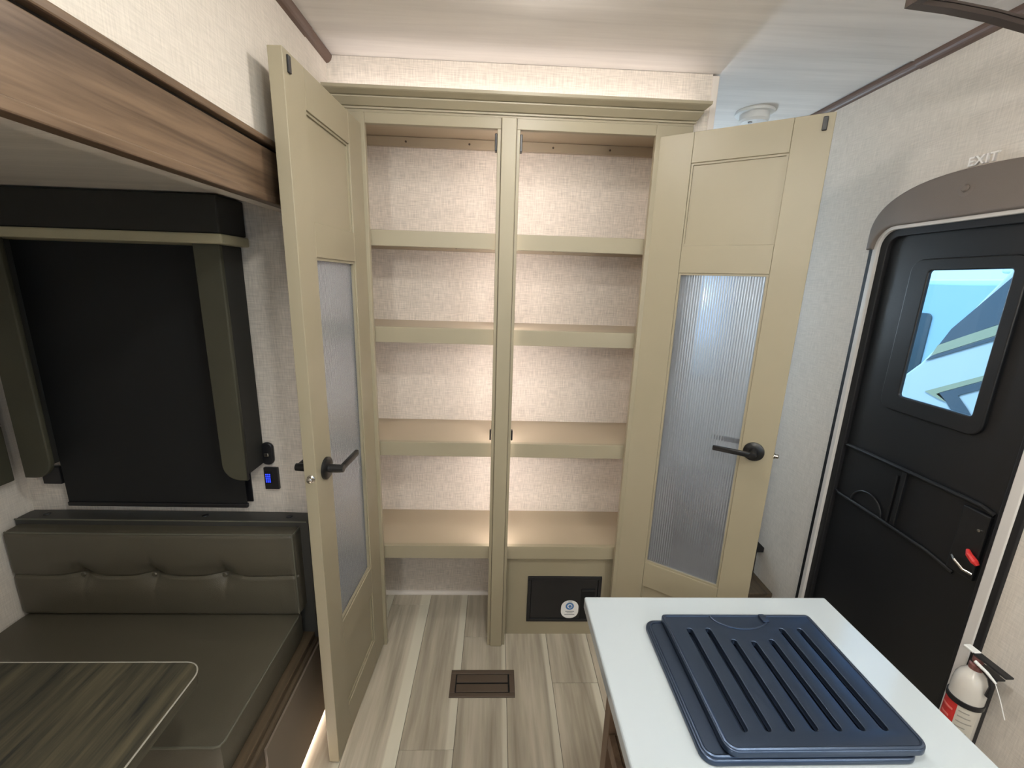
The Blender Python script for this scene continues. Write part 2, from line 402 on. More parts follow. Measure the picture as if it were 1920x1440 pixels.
# ---- slide-out room on the left
SX = -1.46; SY = 1.29; SZ = 1.690
struct('wall_slide_end', B((SX-.04, -1.31, SY, SY+.04, 0, 1.72), (-.775, -.552, SY, SY+.04, 0, 1.72), (-1.31, -.775, SY, SY+.04, 0, .79), (-1.31, -.775, SY, SY+.04, 1.56, 1.72)), M_wallx)
struct('wall_slide_outer', B((SX-.04, SX, -1.5, SY, 0, 1.72)), M_wally)
struct('wall_slide_near', B((SX-.04, -.56, -1.54, -1.5, 0, 1.72)), M_wallx)
struct('ceiling_slide', B((SX-.04, XL-.012, -1.54, SY+.04, SZ, SZ+.03)), M_wally)
struct('trim_gasket', B((-.5515, -.546, SY-.004, SY+.014, 0, 1.66)), M_gasket)
hd = struct('trim_4', B((XL-.0015, XL+.012, YB, 1.50, 1.6625, 1.7745), bev=.002), M_header)
o = obj('top_bead', B((XL-.001, XL+.020, YB, 1.50, 1.7815, 1.796), bev=.003), M_header, hd)
o = obj('groove', B((XL-.001, XL+.004, YB, 1.50, 1.773, 1.783)), M_groove, hd)
o = obj('bottom_lip', B((XL-.012, XL+.0155, YB, 1.50, 1.658, 1.6745), bev=.0025), M_header, hd)

# ---- window in the slide end wall, black shade in front of it
wn = struct('window_1', B((-1.315, -1.29, SY-.004, SY+.045, .785, 1.565), (-.795, -.77, SY-.004, SY+.045, .785, 1.565),
       (-1.29, -.795, SY-.004, SY+.045, .785, .81), (-1.29, -.795, SY-.004, SY+.045, 1.54, 1.565)), M_dark)
obj('pane', B((-1.29, -.795, SY+.015, SY+.02, .81, 1.54)), M_glass, wn)

# ------------------------------------------------------------------ pantry cabinet
cab = thing('pantry_cabinet', 'tall khaki painted double-door pantry cabinet with open lit shelves against the far wall', 'cabinet', (.04, D, 0))
FT = .020
oxl, c1, c2, oxr, ozt = -.430, -.012, .061, .498, 1.968
obj('face_frame', B((XL+.001, oxl, D, D+FT, 0, 2.02), (oxr, .617, D, D+FT, 0, 2.02), (oxl, oxr, D, D+FT, ozt, 2.02),
    (c1, c2, D, D+FT, 0, ozt), bev=.0015), M_khaki, cab)
# centre post cover strip and its side beads
obj('post_cover', B((.0005, .0495, D-.009, D+.002, 0, 2.0), bev=.003), M_khaki, cab)
obj('post_reveal', B((-.0012, .0512, D-.0006, D+.001, 0, 1.999)), M_bwood, cab)
# carcass
obj('back_panel', B((XL+.002, .615, 1.830, 1.842, 0, 2.03)), M_wallin, cab)
obj('side_panel', B((XL+.002, XL+.014, D+FT, 1.830, 0, 2.03)), M_wally, cab)
obj('side_panel', B((.603, .615, D+FT, 1.830, 0, 2.03)), M_wally, cab)
obj('top_panel', B((XL+.014, .603, D+FT, 1.830, 2.018, 2.03)), M_khakiw, cab)
obj('cleat', B((XL+.014, .603, 1.812, 1.830, 1.984, 2.017), bev=.001), M_khakiw, cab)
for zt in (1.652, 1.327):
    obj('cleat', B((XL+.014, .603, 1.812, 1.830, zt-.044, zt-.018), bev=.001), M_khakiw, cab)
for x in (-.36, -.12, .2, .42):
    obj('screw', lathe([(0, -.002), (.004, -.0015), (.004, 0), (0, .001)], 10, 'y', (x, 1.811, 2.0)), M_vent, cab)
for x in (-.17, .22):
    obj('screw', lathe([(0, -.002), (.004, -.0015), (.004, 0), (0, .001)], 10, 'y', (x, 1.811, 1.621)), M_vent, cab)
SH = [(1.655, .052), (1.329, .056), (.895, .056), (.452, .058)]
for zt, hh in SH:
    for (a, b) in ((XL+.014, .0245), (.0255, .603)):
        s = obj('shelf', B((a, b, 1.567, 1.830, zt-.018, zt-.001)), M_khakiw, cab)
        if zt > .5 or a < 0:
            f_ = obj('fascia', B((a, b, 1.548, 1.567, zt-hh, zt), bev=.0015), M_khaki, s)
        else:
            f_ = obj('fascia', B((a, b, 1.548, 1.567, zt-hh, zt), bev=.0015), M_khaki, s)
# boxed-in base of the right bay, with the power panel opening
PX0, PX1, PZ0, PZ1 = .155, .470, .070, .291
obj('base_panel', B((.062, PX0, 1.578, 1.592, 0, .394), (PX1, .603, 1.578, 1.592, 0, .394), (PX0, PX1, 1.578, 1.592, 0, PZ0), (PX0, PX1, 1.578, 1.592, PZ1, .394)), M_khaki, cab)
obj('base_side', B((.0255, .040, 1.56, 1.830, 0, .394)), M_khaki, cab)
obj('base_fillet', B((.040, .064, 1.566, 1.582, 0, .394), bev=.001), M_khaki, cab)
# quarter round at the foot of the back panel
qr = [(1.830, 0), (1.815, 0)] + [(1.830-.015*math.cos(a), .015*math.sin(a)) for a in [PI/2*i/5 for i in range(1, 6)]]
obj('quarter_round', sweep(qr, 'x', XL+.014, .0255), M_trimw, cab)
# hinge-side catches under the top rail
for x, s in ((c1-.004, -1), (c2+.004, 1)):
    obj('catch', B((x-.004, x+.004, D+.006, D+.030, 1.905, 1.957), bev=.002), M_dark, cab)
    obj('catch', B((x-.003, x+.003, D+.010, D+.026, .915, .955), bev=.002), M_dark, cab)
# crown moulding: frieze, coves, top fillet, mitred return on the right
cp_ = [(0, 2.006), (-.007, 2.006), (-.0075, 2.011), (-.004, 2.0125), (-.010, 2.0135), (-.027, 2.031), (-.0275, 2.0345), (-.0235, 2.036), (-.029, 2.037), (-.046, 2.0455), (-.049, 2.048), (-.050, 2.056), (0.010, 2.056), (0.010, 2.006)]
front = [(D+p, z) for p, z in cp_]
bm = sweep(front, 'x', XL+.001, .602, lambda y, z: max(0, D-y)*.62+.015)
obj('crown_moulding', bm, M_khaki, cab)
obj('frieze', B((XL+.001, .6165, D-.0012, D+.001, 1.999, 2.010)), M_khaki, cab)
# LED tapes: behind the centre post and on top of the crown
obj('led_strip', B((.014, .036, D+FT+.001, D+FT+.004, .46, 1.95)), M_led, cab)['label'] = 'glowing warm light tape'
obj('led_strip', B((XL+.03, .60, D-.030, D-.016, 2.0562, 2.0585)), M_ledc, cab)['label'] = 'glowing warm light tape'

# ---- the two pantry doors
WD, DZB, DZT, TH = .461, .0115, 1.966, .032
def pantry_door(side, label):
    if side == 'L':
        al = 1.5217; ux = Vector((-math.cos(al), -math.sin(al), 0)); vx = Vector((-math.sin(al), math.cos(al), 0))
        org = Vector((-.4416, 1.5188, 0)); sg = -1; X = -ux
    else:
        al = .6025; ux = Vector((math.cos(al), -math.sin(al), 0)); vx = Vector((math.sin(al), math.cos(al), 0))
        org = Vector((.5126, 1.5188, 0)); sg = 1; X = ux
    M = Matrix((X, vx, Vector((0, 0, 1)))).transposed().to_4x4(); M.translation = org
    def bx(*bs, bev=.0015):
        return B(*[(min(sg*b[0], sg*b[1]), max(sg*b[0], sg*b[1]), *b[2:]) for b in bs], bev=bev)
    def fin(bm): bm.transform(M); return bm
    S1, S2 = .104, .366
    rails = [(1.877, DZT), (1.543, 1.629), (.342, .447), (DZB, .122)]
    d = obj('door', fin(bx((.0, S1-.0003, 0, TH, DZB, DZT), (S2+.0003, WD, 0, TH, DZB, DZT))), M_khaki, cab); d['label'] = label
    for a, b in rails: obj('rail', fin(bx((S1, S2, 0.0002, TH-.0002, a, b))), M_khaki, d)
    # recessed flat panels with a bead
    for a, b in ((1.629, 1.877), (.122, .342)):
        obj('panel', fin(bx((S1, S2, .010, TH-.010, a, b), bev=0)), M_khaki, d)
        q = .006
        obj('bead', fin(bx((S1, S1+q, .005, .012, a, b), (S2-q, S2, .005, .012, a, b), (S1+q, S2-q, .005, .012, a, a+q), (S1+q, S2-q, .005, .012, b-q, b), bev=0)), M_khaki, d)
    a, b = .447, 1.543; q = .007
    obj('glazing_bead', fin(bx((S1, S1+q, .004, .012, a, b), (S2-q, S2, .004, .012, a, b), (S1+q, S2-q, .004, .012, a, a+q), (S1+q, S2-q, .004, .012, b-q, b), bev=0)), M_khaki, d)
    # reeded glass: real flutes on both faces
    n = 34; bm = bmesh.new(); seg = 6; cols = []
    for i in range(n*seg+1):
        t = i/(n*seg); x = S1+.002+(S2-S1-.004)*t; hgt = .0019*abs(math.sin(PI*n*t))
        cols.append([bm.verts.new((sg*x, y, z)) for y, z in ((.0135-hgt, a+.002), (.0135-hgt, b-.002), (.0175, b-.002), (.0175, a+.002))])
    for p, r in zip(cols, cols[1:]):
        for k in range(4): bm.faces.new((p[k], p[(k+1) % 4], r[(k+1) % 4], r[k]))
    bm.faces.new(cols[0]); bm.faces.new(cols[-1][::-1])
    g = obj('glass_pane', fin(bm), M_reed, d, smooth=True); g['label'] = 'frosted reeded glass'
    # lever handles on both faces, latch bolt and catch plate
    hz, hu = .984, .404
    for fside in (0, 1):
        y0 = 0 if fside == 0 else TH; dy = -1 if fside == 0 else 1
        prof = [(0, 0), (.031, 0), (.031, .006), (.027, .009), (.012, .010), (.011, .040), (.0105, .050), (0, .052)]
        bm = lathe([(r, h*dy) for r, h in prof], 28, 'y', (sg*hu, y0, hz))
        yy = y0+dy*.043
        lv = B((min(sg*(hu+.004), sg*(hu-.118)), max(sg*(hu+.004), sg*(hu-.118)), yy-.006, yy+.006, hz-.0085, hz+.0085), bev=.003)
        h = obj('handle', fin(join(bm, lv)), M_black, d, smooth=True); h['label'] = 'black lever handle'
    bo = lathe([(0, -.002), (.011, -.002), (.011, .002), (.0075, .004), (.0075, .012), (.004, .014), (0, .014)], 18, 'x', (0, 0, 0))
    if sg < 0: bo.transform(Matrix.Scale(-1, 4, (1, 0, 0)))
    bo.transform(Matrix.Translation((sg*WD, .014, hz-.006)))
    l = obj('latch', fin(bo), M_silver, d, smooth=True); l['label'] = 'silver latch bolt'
    p = obj('catch', fin(bx((WD-.028, WD-.016, -.005, .001, 1.922, 1.957), bev=.002)), M_dark, d)
pantry_door('L', 'left door swung wide open towards the camera')
pantry_door('R', 'right door half open with bluish glass')

# ---- power panel in the base
pp = thing('power_panel', 'black plastic power panel with white oval sticker low in the pantry base', 'electrical panel', (.31, 1.575, .07))
obj('frame', B((PX0, PX1, 1.570, 1.579, PZ0, PZ0+.014), (PX0, PX1, 1.570, 1.579, PZ1-.014, PZ1), (PX0, PX0+.014, 1.570, 1.579, PZ0+.014, PZ1-.014), (PX1-.014, PX1, 1.570, 1.579, PZ0+.014, PZ1-.014), bev=.002), M_dark, pp)
obj('cover', B((PX0+.015, PX1-.015, 1.573, 1.60, PZ0+.015, PZ1-.015), bev=.002), M_dark, pp)
obj('latch_recess', B((.385, .445, 1.5715, 1.575, .085, .232), bev=.001), M_hole, pp)
obj('latch', B((.388, .442, 1.568, 1.574, .222, .230), bev=.001), M_dark, pp)
st = obj('sticker', shape([rrect(.303, .378, .088, .176, .034, 8)], .001, plane='xz', base=1.5715), M_sticker, pp)
def disc(cx, cz, r, n=20): return [(cx+r*math.cos(2*PI*i/n), cz+r*math.sin(2*PI*i/n)) for i in range(n)]
obj('blue_emblem', shape([disc(.340, .148, .018), disc(.340, .148, .011)], .0006, plane='xz', base=1.5705), M_blue, st)
obj('blue_emblem', shape([disc(.341, .147, .007)], .0006, plane='xz', base=1.5705), M_blue, st)
for b_ in ((.322, .360, .120, .124), (.328, .354, .113, .116), (.319, .362, .105, .109), (.332, .350, .168, .171)): obj('print_line', B((b_[0], b_[1], 1.5702, 1.5708, b_[2], b_[3])), M_grey, st)

# ------------------------------------------------------------------ floor vent
fv = thing('floor_vent', 'brown metal floor register with two louvres set in the plank floor', 'vent', (-.024, 1.336, 0))
X0, X1, Y0, Y1 = -.147, .098, 1.279, 1.394
obj('frame', B((X0, X1, Y0, Y0+.018, 0, .005), (X0, X1, Y1-.018, Y1, 0, .005), (X0, X0+.020, Y0+.018, Y1-.018, 0, .005), (X1-.020, X1, Y0+.018, Y1-.018, 0, .005), bev=.0015), M_vent, fv)
obj('backing', B((X0+.018, X1-.018, Y0+.016, Y1-.016, .0002, .0012)), M_hole, fv)
for yc in (Y0+.0375, Y0+.0775):
    obj('louvre', B((X0+.024, X1-.026, yc-.0165, yc+.0165, .0014, .0045), bev=.001), M_vent, fv)
obj('lever', B((X1-.025, X1-.021, 1.322, 1.334, .0014, .009), bev=.001), M_hole, fv)

# ------------------------------------------------------------------ entry door (right wall)
er = struct('door_1', shape([rrect(.877, 1.370, .05, 1.676, (.045, .045, .02, .02)), rrect(.998, 1.250, 1.186, 1.572, .014)], .030, .003, 'yz', XR+.028), M_doorblk)
fo = rrect(.836, 1.412, .02, 1.715, (.075, .075, .03, .03), 10); fi = rrect(.853, 1.393, .03, 1.700, (.06, .06, .02, .02), 10)
obj('gasket', shape([fo, fi], .010, .002, 'yz', XR-.003), M_gasket, er)
f2o = rrect(.851, 1.395, .028, 1.702, (.06, .06, .02, .02), 10); f2i = rrect(.869, 1.383, .045, 1.689, (.052, .052, .02, .02), 10)
fr = obj('door_frame', shape([f2o, f2i], .034, .003, 'yz', XR+.006), M_doorfr, er); fr['label'] = 'white metal door frame'
f3o = rrect(.8695, 1.3825, .046, 1.6885, (.052, .052, .02, .02), 10); f3i = rrect(.884, 1.360, .056, 1.669, (.04, .04, .02, .02), 10)
obj('door_seal', shape([f3o, f3i], .022, .003, 'yz', XR+.010), M_gasket, er)
bz = obj('window_bezel', shape([rrect(.978, 1.262, 1.158, 1.592, .03), rrect(1.001, 1.213, 1.198, 1.568, .012)], .012, .004, 'yz', XR+.010), M_doorblk, er)
obj('window_sill', B((XR+.008, XR+.017, 1.002, 1.209, 1.192, 1.200), bev=.001), M_white, er)
obj('window_pane', B((XR+.018, XR+.021, .999, 1.249, 1.187, 1.571)), M_lens, er)
obj('pocket_ridge', tube([(XR+.012, 1.365, .985), (XR+.008, 1.34, .992), (XR+.006, 1.15, .995), (XR+.008, .93, .995), (XR+.012, .90, .985)], .006), M_doorblk, er)
obj('pocket_ridge', tube([(XR+.012, 1.365, .822), (XR+.008, 1.34, .815), (XR+.006, 1.15, .812), (XR+.008, 1.02, .805), (XR+.012, .95, .79)], .005), M_doorblk, er)
obj('pocket_divider', B((XR+.004, XR+.016, 1.125, 1.139, .818, .99), (XR+.006, XR+.016, 1.150, 1.156, .818, .97), bev=.002), M_doorblk, er)
obj('pull_recess', tube([(XR+.008, 1.232+.058*math.cos(a), .815+.055*math.sin(a)) for a in [PI*i/14 for i in range(15)]], .003), M_doorblk, er)
obj('latch_plate', B((XR+.004, XR+.016, .90, .965, .80, .98), bev=.004), M_doorblk, er)
lk = obj('lock_lever', tube([(XR+.002, .925, .875), (XR-.004, .915, .868), (XR-.004, .90, .858), (XR-.002, .893, .852)], [.004, .007, .008, .005]), M_red, er); lk['label'] = 'small red lock lever'
obj('latch_handle', tube([(XR+.004, .955, .838), (XR-.006, .94, .836), (XR-.008, .915, .825), (XR, .90, .822)], .004), M_silver, er)
obj('latch_screw', lathe([(0, -.003), (.004, -.002), (.004, .002), (0, .002)], 10, 'x', (XR+.003, .915, .935)), M_silver, er)

# arched padded header over the door
pts = []
for i in range(33):
    a = PI*i/32; c_ = math.cos(a); s_ = math.sin(a)
    pts.append((1.129+.280*math.copysign(abs(c_)**.82, c_), 1.668+.138*abs(s_)**.80))
outer = [(1.129+.280, 1.640)] + pts + [(1.129-.280, 1.640)]
inner = rrect(.853, 1.400, 1.0, 1.704, (.070, .070, 0, 0), 10)
top_in = [p for p in inner if p[1] > 1.64]
# order: outer right->left over the arch, then back along the door's rounded top
ti = [(.853, 1.640)] + sorted([p for p in top_in], key=lambda p: p[0]) + [(1.400, 1.640)]
loop = outer + ti
def clean(lp):
    o_ = [lp[0]]
    for p in lp[1:]:
        if (p[0]-o_[-1][0])**2+(p[1]-o_[-1][1])**2 > 1e-8: o_.append(p)
    return o_
pad = thing('door_header_pad', 'taupe padded arch above the black entry door, with a covered button', 'door pad', (XR, 1.131, 1.61))
obj('padding', shape([clean(loop)], .020, .008, 'yz', XR-.010), M_pad, pad, smooth=True)
obj('button', lathe([(0, -.004), (.006, -.0035), (.009, 0), (.006, .004), (0, .004)], 18, 'x', (XR-.022, 1.141, 1.764)), M_pad, pad, smooth=True)
obj('dimple', lathe([(.020, 0), (.014, -.0012), (.010, -.0006), (.009, .001)], 20, 'x', (XR-.0205, 1.141, 1.764)), M_pad, pad, smooth=True)
# EXIT letters
cu = bpy.data.curves.new('exit_sign', 'FONT'); cu.body = 'EXIT'; cu.size = .030; cu.extrude = .003; cu.align_x = 'CENTER'; cu.space_character = 1.15; cu.offset = .0006
cu.materials.append(M_exit)
tmp_ = bpy.data.objects.new('tmp', cu); C.objects.link(tmp_); bpy.context.view_layer.update()
me_ = bpy.data.meshes.new_from_object(tmp_.evaluated_get(bpy.context.evaluated_depsgraph_get())); bpy.data.objects.remove(tmp_); bpy.data.curves.remove(cu)
ex = bpy.data.objects.new('exit_sign', me_); C.objects.link(ex)
ex.matrix_world = Matrix(((0, 0, -1, XR-.003), (-1, 0, 0, 1.133), (0, 1, 0, 1.820), (0, 0, 0, 1)))
tag(ex, 'small pale raised EXIT letters on the wall above the entry door', 'sign')

# ------------------------------------------------------------------ smoke alarm on the hallway ceiling
sm = thing('smoke_alarm', 'round white smoke alarm on the ceiling behind the right pantry door', 'smoke alarm', (.963, 1.807, ZC))
obj('base', lathe([(0, 0), (.068, 0), (.070, -.004), (.068, -.010), (0, -.010)], 40, 'z', (.963, 1.807, ZC)), M_white, sm, smooth=True)
obj('dome', lathe([(.052, -.010), (.052, -.032), (.046, -.040), (.030, -.043), (0, -.044)], 40, 'z', (.963, 1.807, ZC)), M_white, sm, smooth=True)
obj('test_button', lathe([(.007, -.043), (.007, -.046), (0, -.046)], 16, 'z', (.94, 1.79, ZC)), M_grey, sm)

# ------------------------------------------------------------------ hallway steps and newel beyond the right door
stp = struct('step_1', B((.690, XR-.001, 1.552, 1.95, 0, .215)), M_trimw)
obj('tread', B((.690, XR-.001, 1.540, 1.96, .215, .240), bev=.004), M_bwood, stp)
stp2 = struct('step_2', B((.690, XR-.001, 1.96, 2.4, 0, .455), (.690, XR-.001, 1.94, 2.4, .455, .48)), M_bwood)
nw = thing('hall_bracket', 'dark brown post with black wedge cap beside the hall step', 'post', (1.17, 1.66, .24))
obj('post', B((1.150, 1.176, 1.650, 1.69, .240, .372), bev=.002), M_groove, nw)
bm = bmesh.new()
vs = [bm.verts.new(p) for p in ((1.140, 1.64, .370), (1.197, 1.64, .370), (1.197, 1.64, .392), (1.150, 1.64, .437), (1.140, 1.64, .437))]
vt = [bm.verts.new(v.co+Vector((0, .06, 0))) for v in vs]
bm.faces.new(vs); bm.faces.new(vt[::-1])
for i in range(5): bm.faces.new((vs[i], vs[(i+1) % 5], vt[(i+1) % 5], vt[i]))
obj('cap', bm, M_dark, nw)

# ------------------------------------------------------------------ kitchen island
isl = thing('kitchen_island', 'kitchen island with white solid worktop on an open walnut shelf base', 'kitchen island', (.44, .4, 0))
obj('worktop', B((.190, .694, -.25, .748, .853, .880), bev=.004, seg=3), M_counter, isl)
bx0, bx1, by0, by1 = .246, .640, -.20, .716
obj('frame', B((bx0, bx0+.020, by1-.032, by1, 0, .852), (bx0, bx0+.020, by0, by0+.032, 0, .852), (bx0, bx0+.020, by0+.032, by1-.032, .815, .852), (bx0, bx0+.020, by0+.032, by1-.032, 0, .08), bev=.001), M_iwood, isl)
obj('back_panel', B((.45, .462, by0, by1-.02, .02, .852)), M_iwood, isl)
obj('end_panel', B((bx0+.020, bx1, by1-.018, by1, 0, .852)), M_iwood, isl)
obj('end_panel', B((bx0+.020, bx1, by0, by0+.018, 0, .852)), M_iwood, isl)
obj('side_panel', B((bx1-.018, bx1, by0+.018, by1-.018, 0, .852)), M_iwood, isl)
for z in (.60, .34, .08):
    obj('shelf', B((bx0+.004, .45, by0+.02, by1-.020, z-.018, z), bev=.001), M_iwood, isl)
    if z > .1: obj('shelf_lip', B((bx0+.001, bx0+.014, by0+.032, by1-.033, z-.03, z+.006), bev=.001), M_iwood, isl)

# black slotted cover on the worktop: lower tray and offset upper plate
cv = thing('sink_cover', 'black slotted drainer cover lying on the white island worktop', 'sink cover', (.44, .55, .880))
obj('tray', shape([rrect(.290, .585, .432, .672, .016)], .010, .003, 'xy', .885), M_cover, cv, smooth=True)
rim = rrect(.290, .585, .432, .672, .016)
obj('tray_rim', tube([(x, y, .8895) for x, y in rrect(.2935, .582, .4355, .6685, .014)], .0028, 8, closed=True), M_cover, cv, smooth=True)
def slot(x, y0, y1, hw=.0062):
    return [(x+hw*math.cos(a), y1-hw+hw*math.sin(a)) for a in [PI*i/8 for i in range(9)]] + [(x-hw*math.cos(a), y0+hw-hw*math.sin(a)) for a in [PI*i/8 for i in range(9)]]
slots = []
for i in range(7):
    x = .3565+i*.0337
    slots.append(slot(x, .456, .642 if i in (0, 1, 5, 6) else .617-(.004 if i == 3 else 0)))
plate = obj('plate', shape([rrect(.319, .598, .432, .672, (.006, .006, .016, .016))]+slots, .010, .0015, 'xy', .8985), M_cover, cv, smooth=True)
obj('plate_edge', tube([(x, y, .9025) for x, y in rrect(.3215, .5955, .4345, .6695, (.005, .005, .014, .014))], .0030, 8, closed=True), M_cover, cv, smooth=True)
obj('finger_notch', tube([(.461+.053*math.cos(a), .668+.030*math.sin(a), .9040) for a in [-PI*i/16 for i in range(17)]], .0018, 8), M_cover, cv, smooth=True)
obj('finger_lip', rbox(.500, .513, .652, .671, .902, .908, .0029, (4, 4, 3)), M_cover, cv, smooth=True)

# ------------------------------------------------------------------ fire extinguisher on the right wall
EX, EY, EZ = 1.150, .800, .34
fe = thing('fire_extinguisher', 'white and red fire extinguisher strapped to the wall beside the entry door', 'fire extinguisher', (EX, EY, EZ))
R = .031
obj('cylinder', lathe([(0, 0), (R-.004, 0), (R, .006), (R, .255), (R-.002, .272), (R-.008, .287), (.014, .298), (.012, .304), (0, .304)], 40, 'z', (EX, EY, EZ)), M_exwhite, fe, smooth=True)
def wrap(z0, z1, r, a0, a1, n=24):
    bm = bmesh.new(); L0 = []
    for i in range(n+1):
        a = a0+(a1-a0)*i/n
        L0.append([bm.verts.new((EX+q*math.cos(a), EY+q*math.sin(a), z)) for q, z in ((r, z0), (r, z1), (r-.0007, z1), (r-.0007, z0))])
    for a_, b_ in zip(L0, L0[1:]):
        for k in range(4): bm.faces.new((a_[k], a_[(k+1) % 4], b_[(k+1) % 4], b_[k]))
    bm.faces.new(L0[0]); bm.faces.new(L0[-1][::-1]); return bm
lr = obj('label', wrap(EZ+.02, EZ+.208, R+.0008, PI*1.02-1.0, PI*1.02+.30, 20), M_red, fe, smooth=True); lr['label'] = 'red front label'
for k in range(5):
    obj('print_line', wrap(EZ+.185-k*.022, EZ+.190-k*.022, R+.0014, PI*1.02-.75+.1*(k % 2), PI*1.02+.12-.12*(k % 3), 12), M_redlt, lr)
ll = obj('label', wrap(EZ+.02, EZ+.208, R+.0008, PI*1.02+.31, PI*1.02+1.5, 20), M_label, fe, smooth=True); ll['label'] = 'pale instruction label'
for k in range(12):
    obj('print_line', wrap(EZ+.195-k*.014, EZ+.198-k*.014, R+.0014, PI*1.02+.42, PI*1.02+1.0+.15*((k*7) % 3), 12), M_text, ll)
obj('strap', lathe([(R+.0005, 0), (R+.0025, .001), (R+.0025, .013), (R+.0005, .014)], 40, 'z', (EX, EY, EZ+.209)), M_dark, fe, smooth=True)
obj('bracket', B((EX+R-.002, XR, EY-.012, EY+.012, EZ+.02, EZ+.30), bev=.002), M_dark, fe)
vb = obj('valve', lathe([(.013, 0), (.013, .012), (.010, .014), (.010, .032), (0, .034)], 20, 'z', (EX, EY, EZ+.302)), plain('copper_valve', (150, 104, 100), .3, metal=.5), fe, smooth=True)
obj('handle', join(B((EX-.010, EX+.010, EY-.062, EY+.008, EZ+.336, EZ+.341), bev=.002), B((EX-.010, EX+.010, EY-.050, EY+.008, EZ+.318, EZ+.322), bev=.0015)), M_dark, fe)
sf = obj('safety_tag', join(B((EX-.009, EX+.009, EY+.004, EY+.030, EZ+.337, EZ+.343), bev=.002), tube([(EX-.012, EY-.004, EZ+.326), (EX-.012, EY-.03, EZ+.322), (EX-.014, EY-.052, EZ+.315)], [.004, .0035, .0025]),
    tube([(EX-.014, EY-.050, EZ+.315), (EX-.016, EY-.068, EZ+.29), (EX-.016, EY-.086, EZ+.255)], .0009, 6)), M_white, fe); sf['label'] = 'white plastic pin and pull tie'
obj('nozzle', tube([(EX+.004, EY-.008, EZ+.314), (EX+.002, EY-.030, EZ+.306), (EX, EY-.038, EZ+.288), (EX, EY-.037, EZ+.262)], [.006, .0065, .005, .006]), M_dark, fe, smooth=True)

# ------------------------------------------------------------------ dinette bench
bn = thing('dinette_bench', 'olive leatherette dinette bench with button-tufted backrest under the black-shaded window', 'bench', (-1.03, 1.0, 0))
BX0, BX1 = -1.452, -.603
def tuft(co, n):
    if n.y > -.5: return 0
    d = 0
    for bx_ in (-1.245, -1.035, -.823):
        r_2 = ((co.x-bx_)/.035)**2 + ((co.z-.588)/.030)**2
        d -= .018*math.exp(-r_2)
        d -= .005*math.exp(-((co.x-bx_)/.008)**2)*math.exp(-((co.z-.588)/.055)**2)
    zs = .588-.004*abs(math.sin((co.x+.823)/.212*PI))
    fe_ = min(1, max(0, (co.x-BX0)/.12), max(0, (-.600-co.x)/.05))
    d -= .007*math.exp(-((co.z-zs)/.0045)**2)
    e = max(0, 1-((co.z-.588)/.15)**2)
    return d+.008*(1-math.exp(-((co.z-zs)/.04)**2))*e*fe_
bc = obj('back_cushion', rbox(BX0, -.600, 1.180, 1.252, .445, .734, .016, (170, 6, 90), tuft), M_leather, bn, smooth=True)
for x in (-1.245, -1.035, -.823):
    obj('button', lathe([(0, -.004), (.006, -.003), (.008, 0), (0, .001)], 14, 'y', (x, 1.187, .589)), M_leather, bc, smooth=True)
obj('piping', tube([(x, y, .731) for x, y in ((BX0+.01, 1.184), (-1.2, 1.182), (-.9, 1.182), (-.607, 1.184), (-.603, 1.19), (-.602, 1.245))], .0028, 8), M_pipe, bc)
obj('piping', tube([(-.607, 1.184, .731), (-.6055, 1.181, .6), (-.607, 1.184, .452)], .0028, 8), M_pipe, bc)
bb = obj('backrest_board', rbox(BX0-.004, -.572, 1.222, 1.288, .12, .752, .010, (8, 4, 8)), M_leatherd, bn, smooth=True)
obj('piping', tube([(BX0, 1.226, .7495), (-.58, 1.226, .7495)], .0025, 8), M_pipe, bb)
for x in (-1.385, -.905, -.645):
    obj('button', lathe([(.010, 0), (.009, .003), (.004, .004), (0, .0042)], 18, 'z', (x, 1.255, .7515)), M_dark, bb)
sc_ = obj('seat_cushion', rbox(BX0, -.606, .782, 1.205, .345, .445, .014, (24, 14, 5), lambda c_, n: .004*max(0, 1-((c_.x+1.03)/.43)**2)*max(0, 1-((c_.y-1)/.22)**2) if n.z > .7 else 0), M_leather, bn, smooth=True)
obj('piping', tube([(-.609, 1.18, .4425), (-.609, .80, .4425), (-.614, .788, .4425), (-.625, .785, .4425), (BX0+.02, .785, .4425)], .0028, 8), M_pipe, sc_)
obj('seat_board', B((BX0, -.583, .780, 1.225, .325, .345), bev=.002), M_bwood, bn)
obj('base_rail', B((-.60, -.572, .795, 1.285, .250, .3245), bev=.008), M_bwood, bn)
obj('base_panel', B((-.598, -.578, .86, 1.285, .05, .2495), bev=.001), M_bpanel, bn)
obj('base_box', B((BX0, -.60, .80, 1.285, .015, .324)), M_bpanel, bn)
fp = obj('end_panel', B((-.5775, -.566, .875, 1.285, .035, .312), bev=.001), M_bpanel, bn)
ls = obj('floor_led_strip', B((-.600, -.580, -.9, 1.262, .0005, .012), bev=.002), M_ledb)
tag(ls, 'bright warm light strip on the floor along the bench base', 'light strip')

# dinette table
tb = thing('dinette_table', 'dark wood-grain dinette table with rounded corner in front of the bench', 'table', (-1.0, .3, 0))
obj('tabletop', shape([rrect(-1.40, -.583, -.15, .746, .035, 8)], .026, .001, 'xy', .707), M_table, tb)
eb = [(x, y, .7192) for x, y in rrect(-1.401, -.582, -.151, .747, .036, 8)]
obj('edge_band', tube(eb, .0016, 6, closed=True), plain('pale_edge_line', (150, 146, 136), .4), tb)
obj('table_leg', lathe([(.07, .012), (.07, .02), (.028, .03), (.028, .66), (.06, .69), (.06, .694)], 28, 'z', (-1.0, .35, 0)), M_silver, tb, smooth=True)
obj('table_base', lathe([(0, 0), (.15, 0), (.15, .008), (.07, .013), (0, .013)], 32, 'z', (-1.0, .35, 0)), M_silver, tb, smooth=True)

